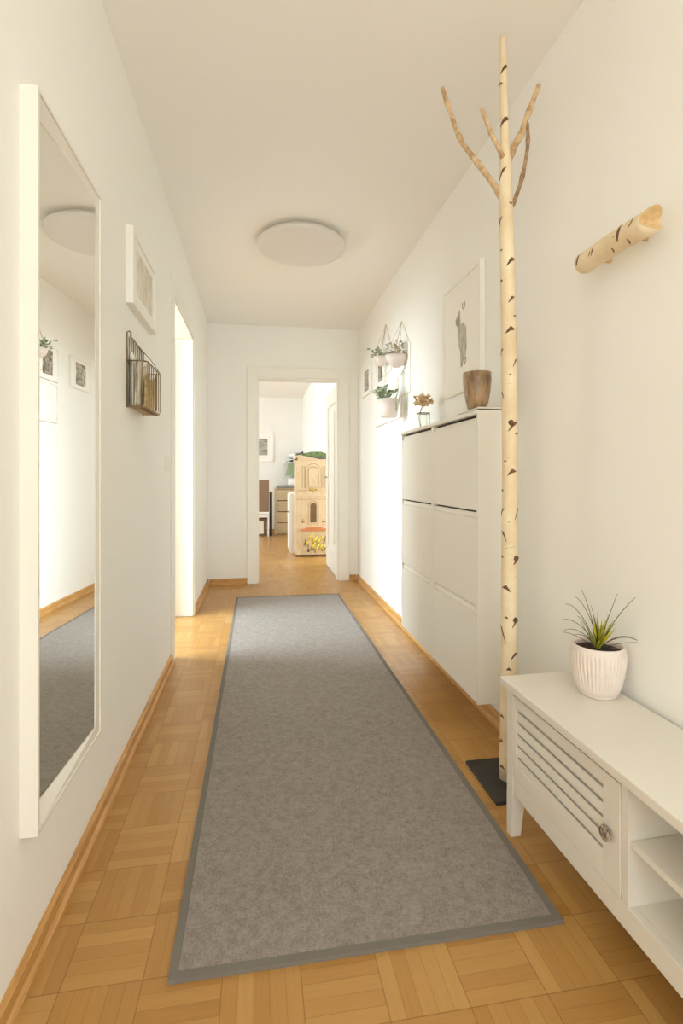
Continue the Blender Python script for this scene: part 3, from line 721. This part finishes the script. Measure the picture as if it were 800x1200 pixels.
obj('painted_flower', b, M['yellow'], t)
for x, z, dx, dz in ((.10, .15, .03, .1), (.16, .10, -.02, .1), (.17, .08, .03, .05), (.35, .16, .03, .1), (.25, .05, -.04, .07), (.33, .07, .05, .05)):
    b = B(); b.tube([(x, -.008, z), (x+dx*.5+.01, -.010, z+dz*.5), (x+dx, -.008, z+dz)], .005, 5); obj('painted_stem', b, M['plyd'], t)
b = B(); b.blob((.16, -.008, .08), .018, 1, (1, .3, 1)); obj('painted_bud', b, M['plyd'], t)
for x, y in ((.0, 0), (W-.05, 0), (0, Dp-.05), (W-.05, Dp-.05)):
    b = B(); b.box(x+.005, x+.045, y+.005, y+.045, 0, .03); obj('foot', b, M['plyd'], t)
# items on the castle
t = thing('folded_cloth', 'folded green cloth lying on top of the toy castle', 'cloth', (.70, 6.60, 1.248))
b = B(); b.prism([(-.15, .045), (.17, .045), (.17, .075), (.10, .098), (-.02, .095), (-.14, .07)], -.08, .10, 'y'); b.prism([(-.15, .038), (.17, .038), (.17, .045), (-.15, .045)], -.08, .10, 'y'); obj('green_fold', b, M['green'], t)
b = B(); b.box(-.155, .172, -.085, .105, 0, .038, .012); obj('grey_fold', b, M['grey'], t)

t = thing('low_cupboard', 'low white cupboard standing behind the toy castle', 'cupboard', (.43, 6.86, 0))
b = B(); b.box(0, .38, 0, .42, 0, .80, .003); obj('body', b, M['whitebr'], t)
b = B(); b.box(-.014, 0, .012, .408, .03, .78, .002); d = obj('door', b, M['whitebr'], t)
b = B(); b.blob((-.022, .05, .55), .012, 2); obj('knob', b, M['darktwig'], d)

t = thing('chest_of_drawers', 'pale wooden chest of drawers against the far room wall', 'chest of drawers', (.30, 9.06, 0))
b = B(); b.box(0, .50, .02, .42, 0, .80); obj('carcass', b, M['beech'], t)
b = B(); b.box(.035, .49, .012, .02, .02, .79); obj('dark_gap', b, M['plyd'], t)  # dark panel painting the shade between the drawers
for k in range(4):
    b = B(); z = .02+k*.195; b.box(.035, .49, -.004, .012, z, z+.180, .003); obj('drawer', b, M['beech'], t)
b = B(); b.box(-.005, .035, -.002, .02, 0, .80); obj('side_post', b, M['ply'], t)
b = B(); b.box(-.01, .51, -.01, .43, .80, .812); obj('top', b, M['beech'], t)
b = B(); b.box(.33, .79, 9.08, 9.4, .812, .865, .01); tag(obj('storage_box', b, M['greytop']), 'flat grey box lying on the chest of drawers', 'box')
t = thing('table_lamp', 'table lamp with green conical shade on the flat grey box', 'table lamp', (.63, 9.2, .865))
b = B(); b.lathe([(0, 0), (.09, 0), (.10, .02), (.095, .12), (.04, .15), (.012, .17), (.012, .24), (0, .24)], seg=28); obj('lamp_base', b, M['whitebr'], t)
b = B(); b.lathe([(.15, .17), (.085, .40), (.082, .40), (.147, .17)], seg=32); obj('lamp_shade', b, M['gshade'], t)

t = thing('white_chair', 'white wooden chair frame with brown backrest in the far room', 'chair', (-.10, 8.80, 0))
b = B(); b.box(-.12, .29, 0, .03, .42, .965, .01); obj('backrest', b, M['mbrown'], t)
b = B(); b.box(-.12, .29, -.0, .40, .385, .42, .008); obj('seat', b, M['whitebr'], t)
for x in (-.115, .265):
    for y in (0.0, .365):
        b = B(); b.box(x, x+.022, y, y+.03, 0, .386); obj('leg', b, M['whitebr'], t)
b = B(); b.box(-.093, .265, .005, .02, .33, .36); obj('cross_rail', b, M['whitebr'], t)
t = thing('storage_basket', 'brown and white basket standing under the white chair', 'basket', (-.03, 8.98, 0))
b = B(); b.prism([(-.10, 0), (.17, 0), (.19, .30), (-.12, .30)], -.1, .12, 'y'); obj('basket_body', b, M['plyd'], t)
b = B(); b.box(.02, .13, -.108, -.1, .04, .26, .01); obj('white_panel', b, M['paper'], t)
b = B(); b.box(.205, .245, 8.86, 9.2, 0, .75); tag(obj('dark_board', b, M['dark']), 'dark thin board leaning beside the pale chest of drawers', 'board')

t = thing('picture_frame', 'white framed grey seascape print on the far room wall', 'picture frame', (.09, 9.5, 1.30))
b = B()
for q in ((-.17, -.13, 0, .50), (.15, .19, 0, .50), (-.13, .15, 0, .04), (-.13, .15, .46, .50)): b.box(q[0], q[1], -.03, 0, q[2], q[3], .002)
obj('frame', b, M['whitebr'], t)
b = B(); b.box(-.13, .15, -.018, -.001, .04, .46); obj('mat_board', b, M['mount'], t)
b = B(); b.box(-.09, .085, -.02, -.018, .115, .41); obj('print', b, M['sea'], t)

t = thing('striped_hat', 'black and white striped hat on a shelf above the castle', 'hat', (.66, 9.33, 1.28))
b = B(); b.lathe([(0, 0), (.17, 0), (.175, .012), (.11, .02), (.105, .13), (.08, .17), (0, .175)], seg=32); obj('crown', b, M['stripe'], t)
b = B(); b.prism([(-.01, .13), (.15, .20), (.15, .11)], -.11, -.06, 'y'); obj('bow', b, M['grey'], t)
b = B(); b.box(.47, .80, 9.17, 9.5, 1.255, 1.28, .003); tag(obj('wall_shelf', b, M['whitebr']), 'white wall shelf above the table lamp in far room', 'shelf')

# ------------------------------------------------------------------ lights
def area(name, loc, target, sx, sy, power, col=(1, 1, 1), spread=PI):
    d = bpy.data.lights.new(name, 'AREA'); d.shape = 'RECTANGLE'; d.size = sx; d.size_y = sy; d.energy = power; d.color = col; d.spread = spread
    o = bpy.data.objects.new(name, d); C.objects.link(o); o.location = loc
    o.rotation_euler = (Vector(target)-Vector(loc)).to_track_quat('-Z', 'Y').to_euler(); return o
day = (.75, .905, 1.0)
area('side_room_window_light', (-2.6, 3.2, 2.0), (-.2, 3.45, 0), 1.4, .9, 52, day, 2.0)
area('side_room_fill_light', (-2.95, 3.2, 1.3), (0, 3.3, 1.2), 1.5, 1.7, 30, day)
area('near_room_window_light', (-2.95, -.3, 1.25), (0, -.2, 1.25), 2.0, 1.7, 162, day)
area('entry_fill_light', (.25, YB+.05, 1.5), (.25, 2, 1.3), 1.2, 1.8, 24, day)  # added fill behind the camera; the back wall has no window
area('far_room_window_light', (2.9, 6.3, 1.5), (0, 6.6, .9), 1.6, 1.8, 50, day)
area('far_room_left_area_light', (-2.95, 7.3, 1.5), (0, 7.3, 1), 2.4, 1.6, 62, day)  # added area light at the unseen left wall, no window there
w = bpy.data.worlds.new('world'); bpy.context.scene.world = w; w.use_nodes = True
w.node_tree.nodes['Background'].inputs[0].default_value = (.9, .95, 1, 1); w.node_tree.nodes['Background'].inputs[1].default_value = .6

# ------------------------------------------------------------------ camera
cd = bpy.data.cameras.new('camera'); cam = bpy.data.objects.new('camera', cd); C.objects.link(cam)
cd.sensor_fit = 'AUTO'; cd.sensor_width = 36; cd.lens = 598/1200*36; cd.shift_y = -42/1200; cd.clip_start = .02
cam.location = (0, 0, 1.03); cam.rotation_euler = (PI/2, 0, -math.atan(98/598))
sc = bpy.context.scene; sc.camera = cam
sc.view_settings.view_transform = 'Standard'; sc.view_settings.look = 'None'; sc.view_settings.exposure = .44; sc.view_settings.gamma = 1
sc.cycles.max_bounces = 16; sc.cycles.diffuse_bounces = 10; sc.cycles.use_denoising = True
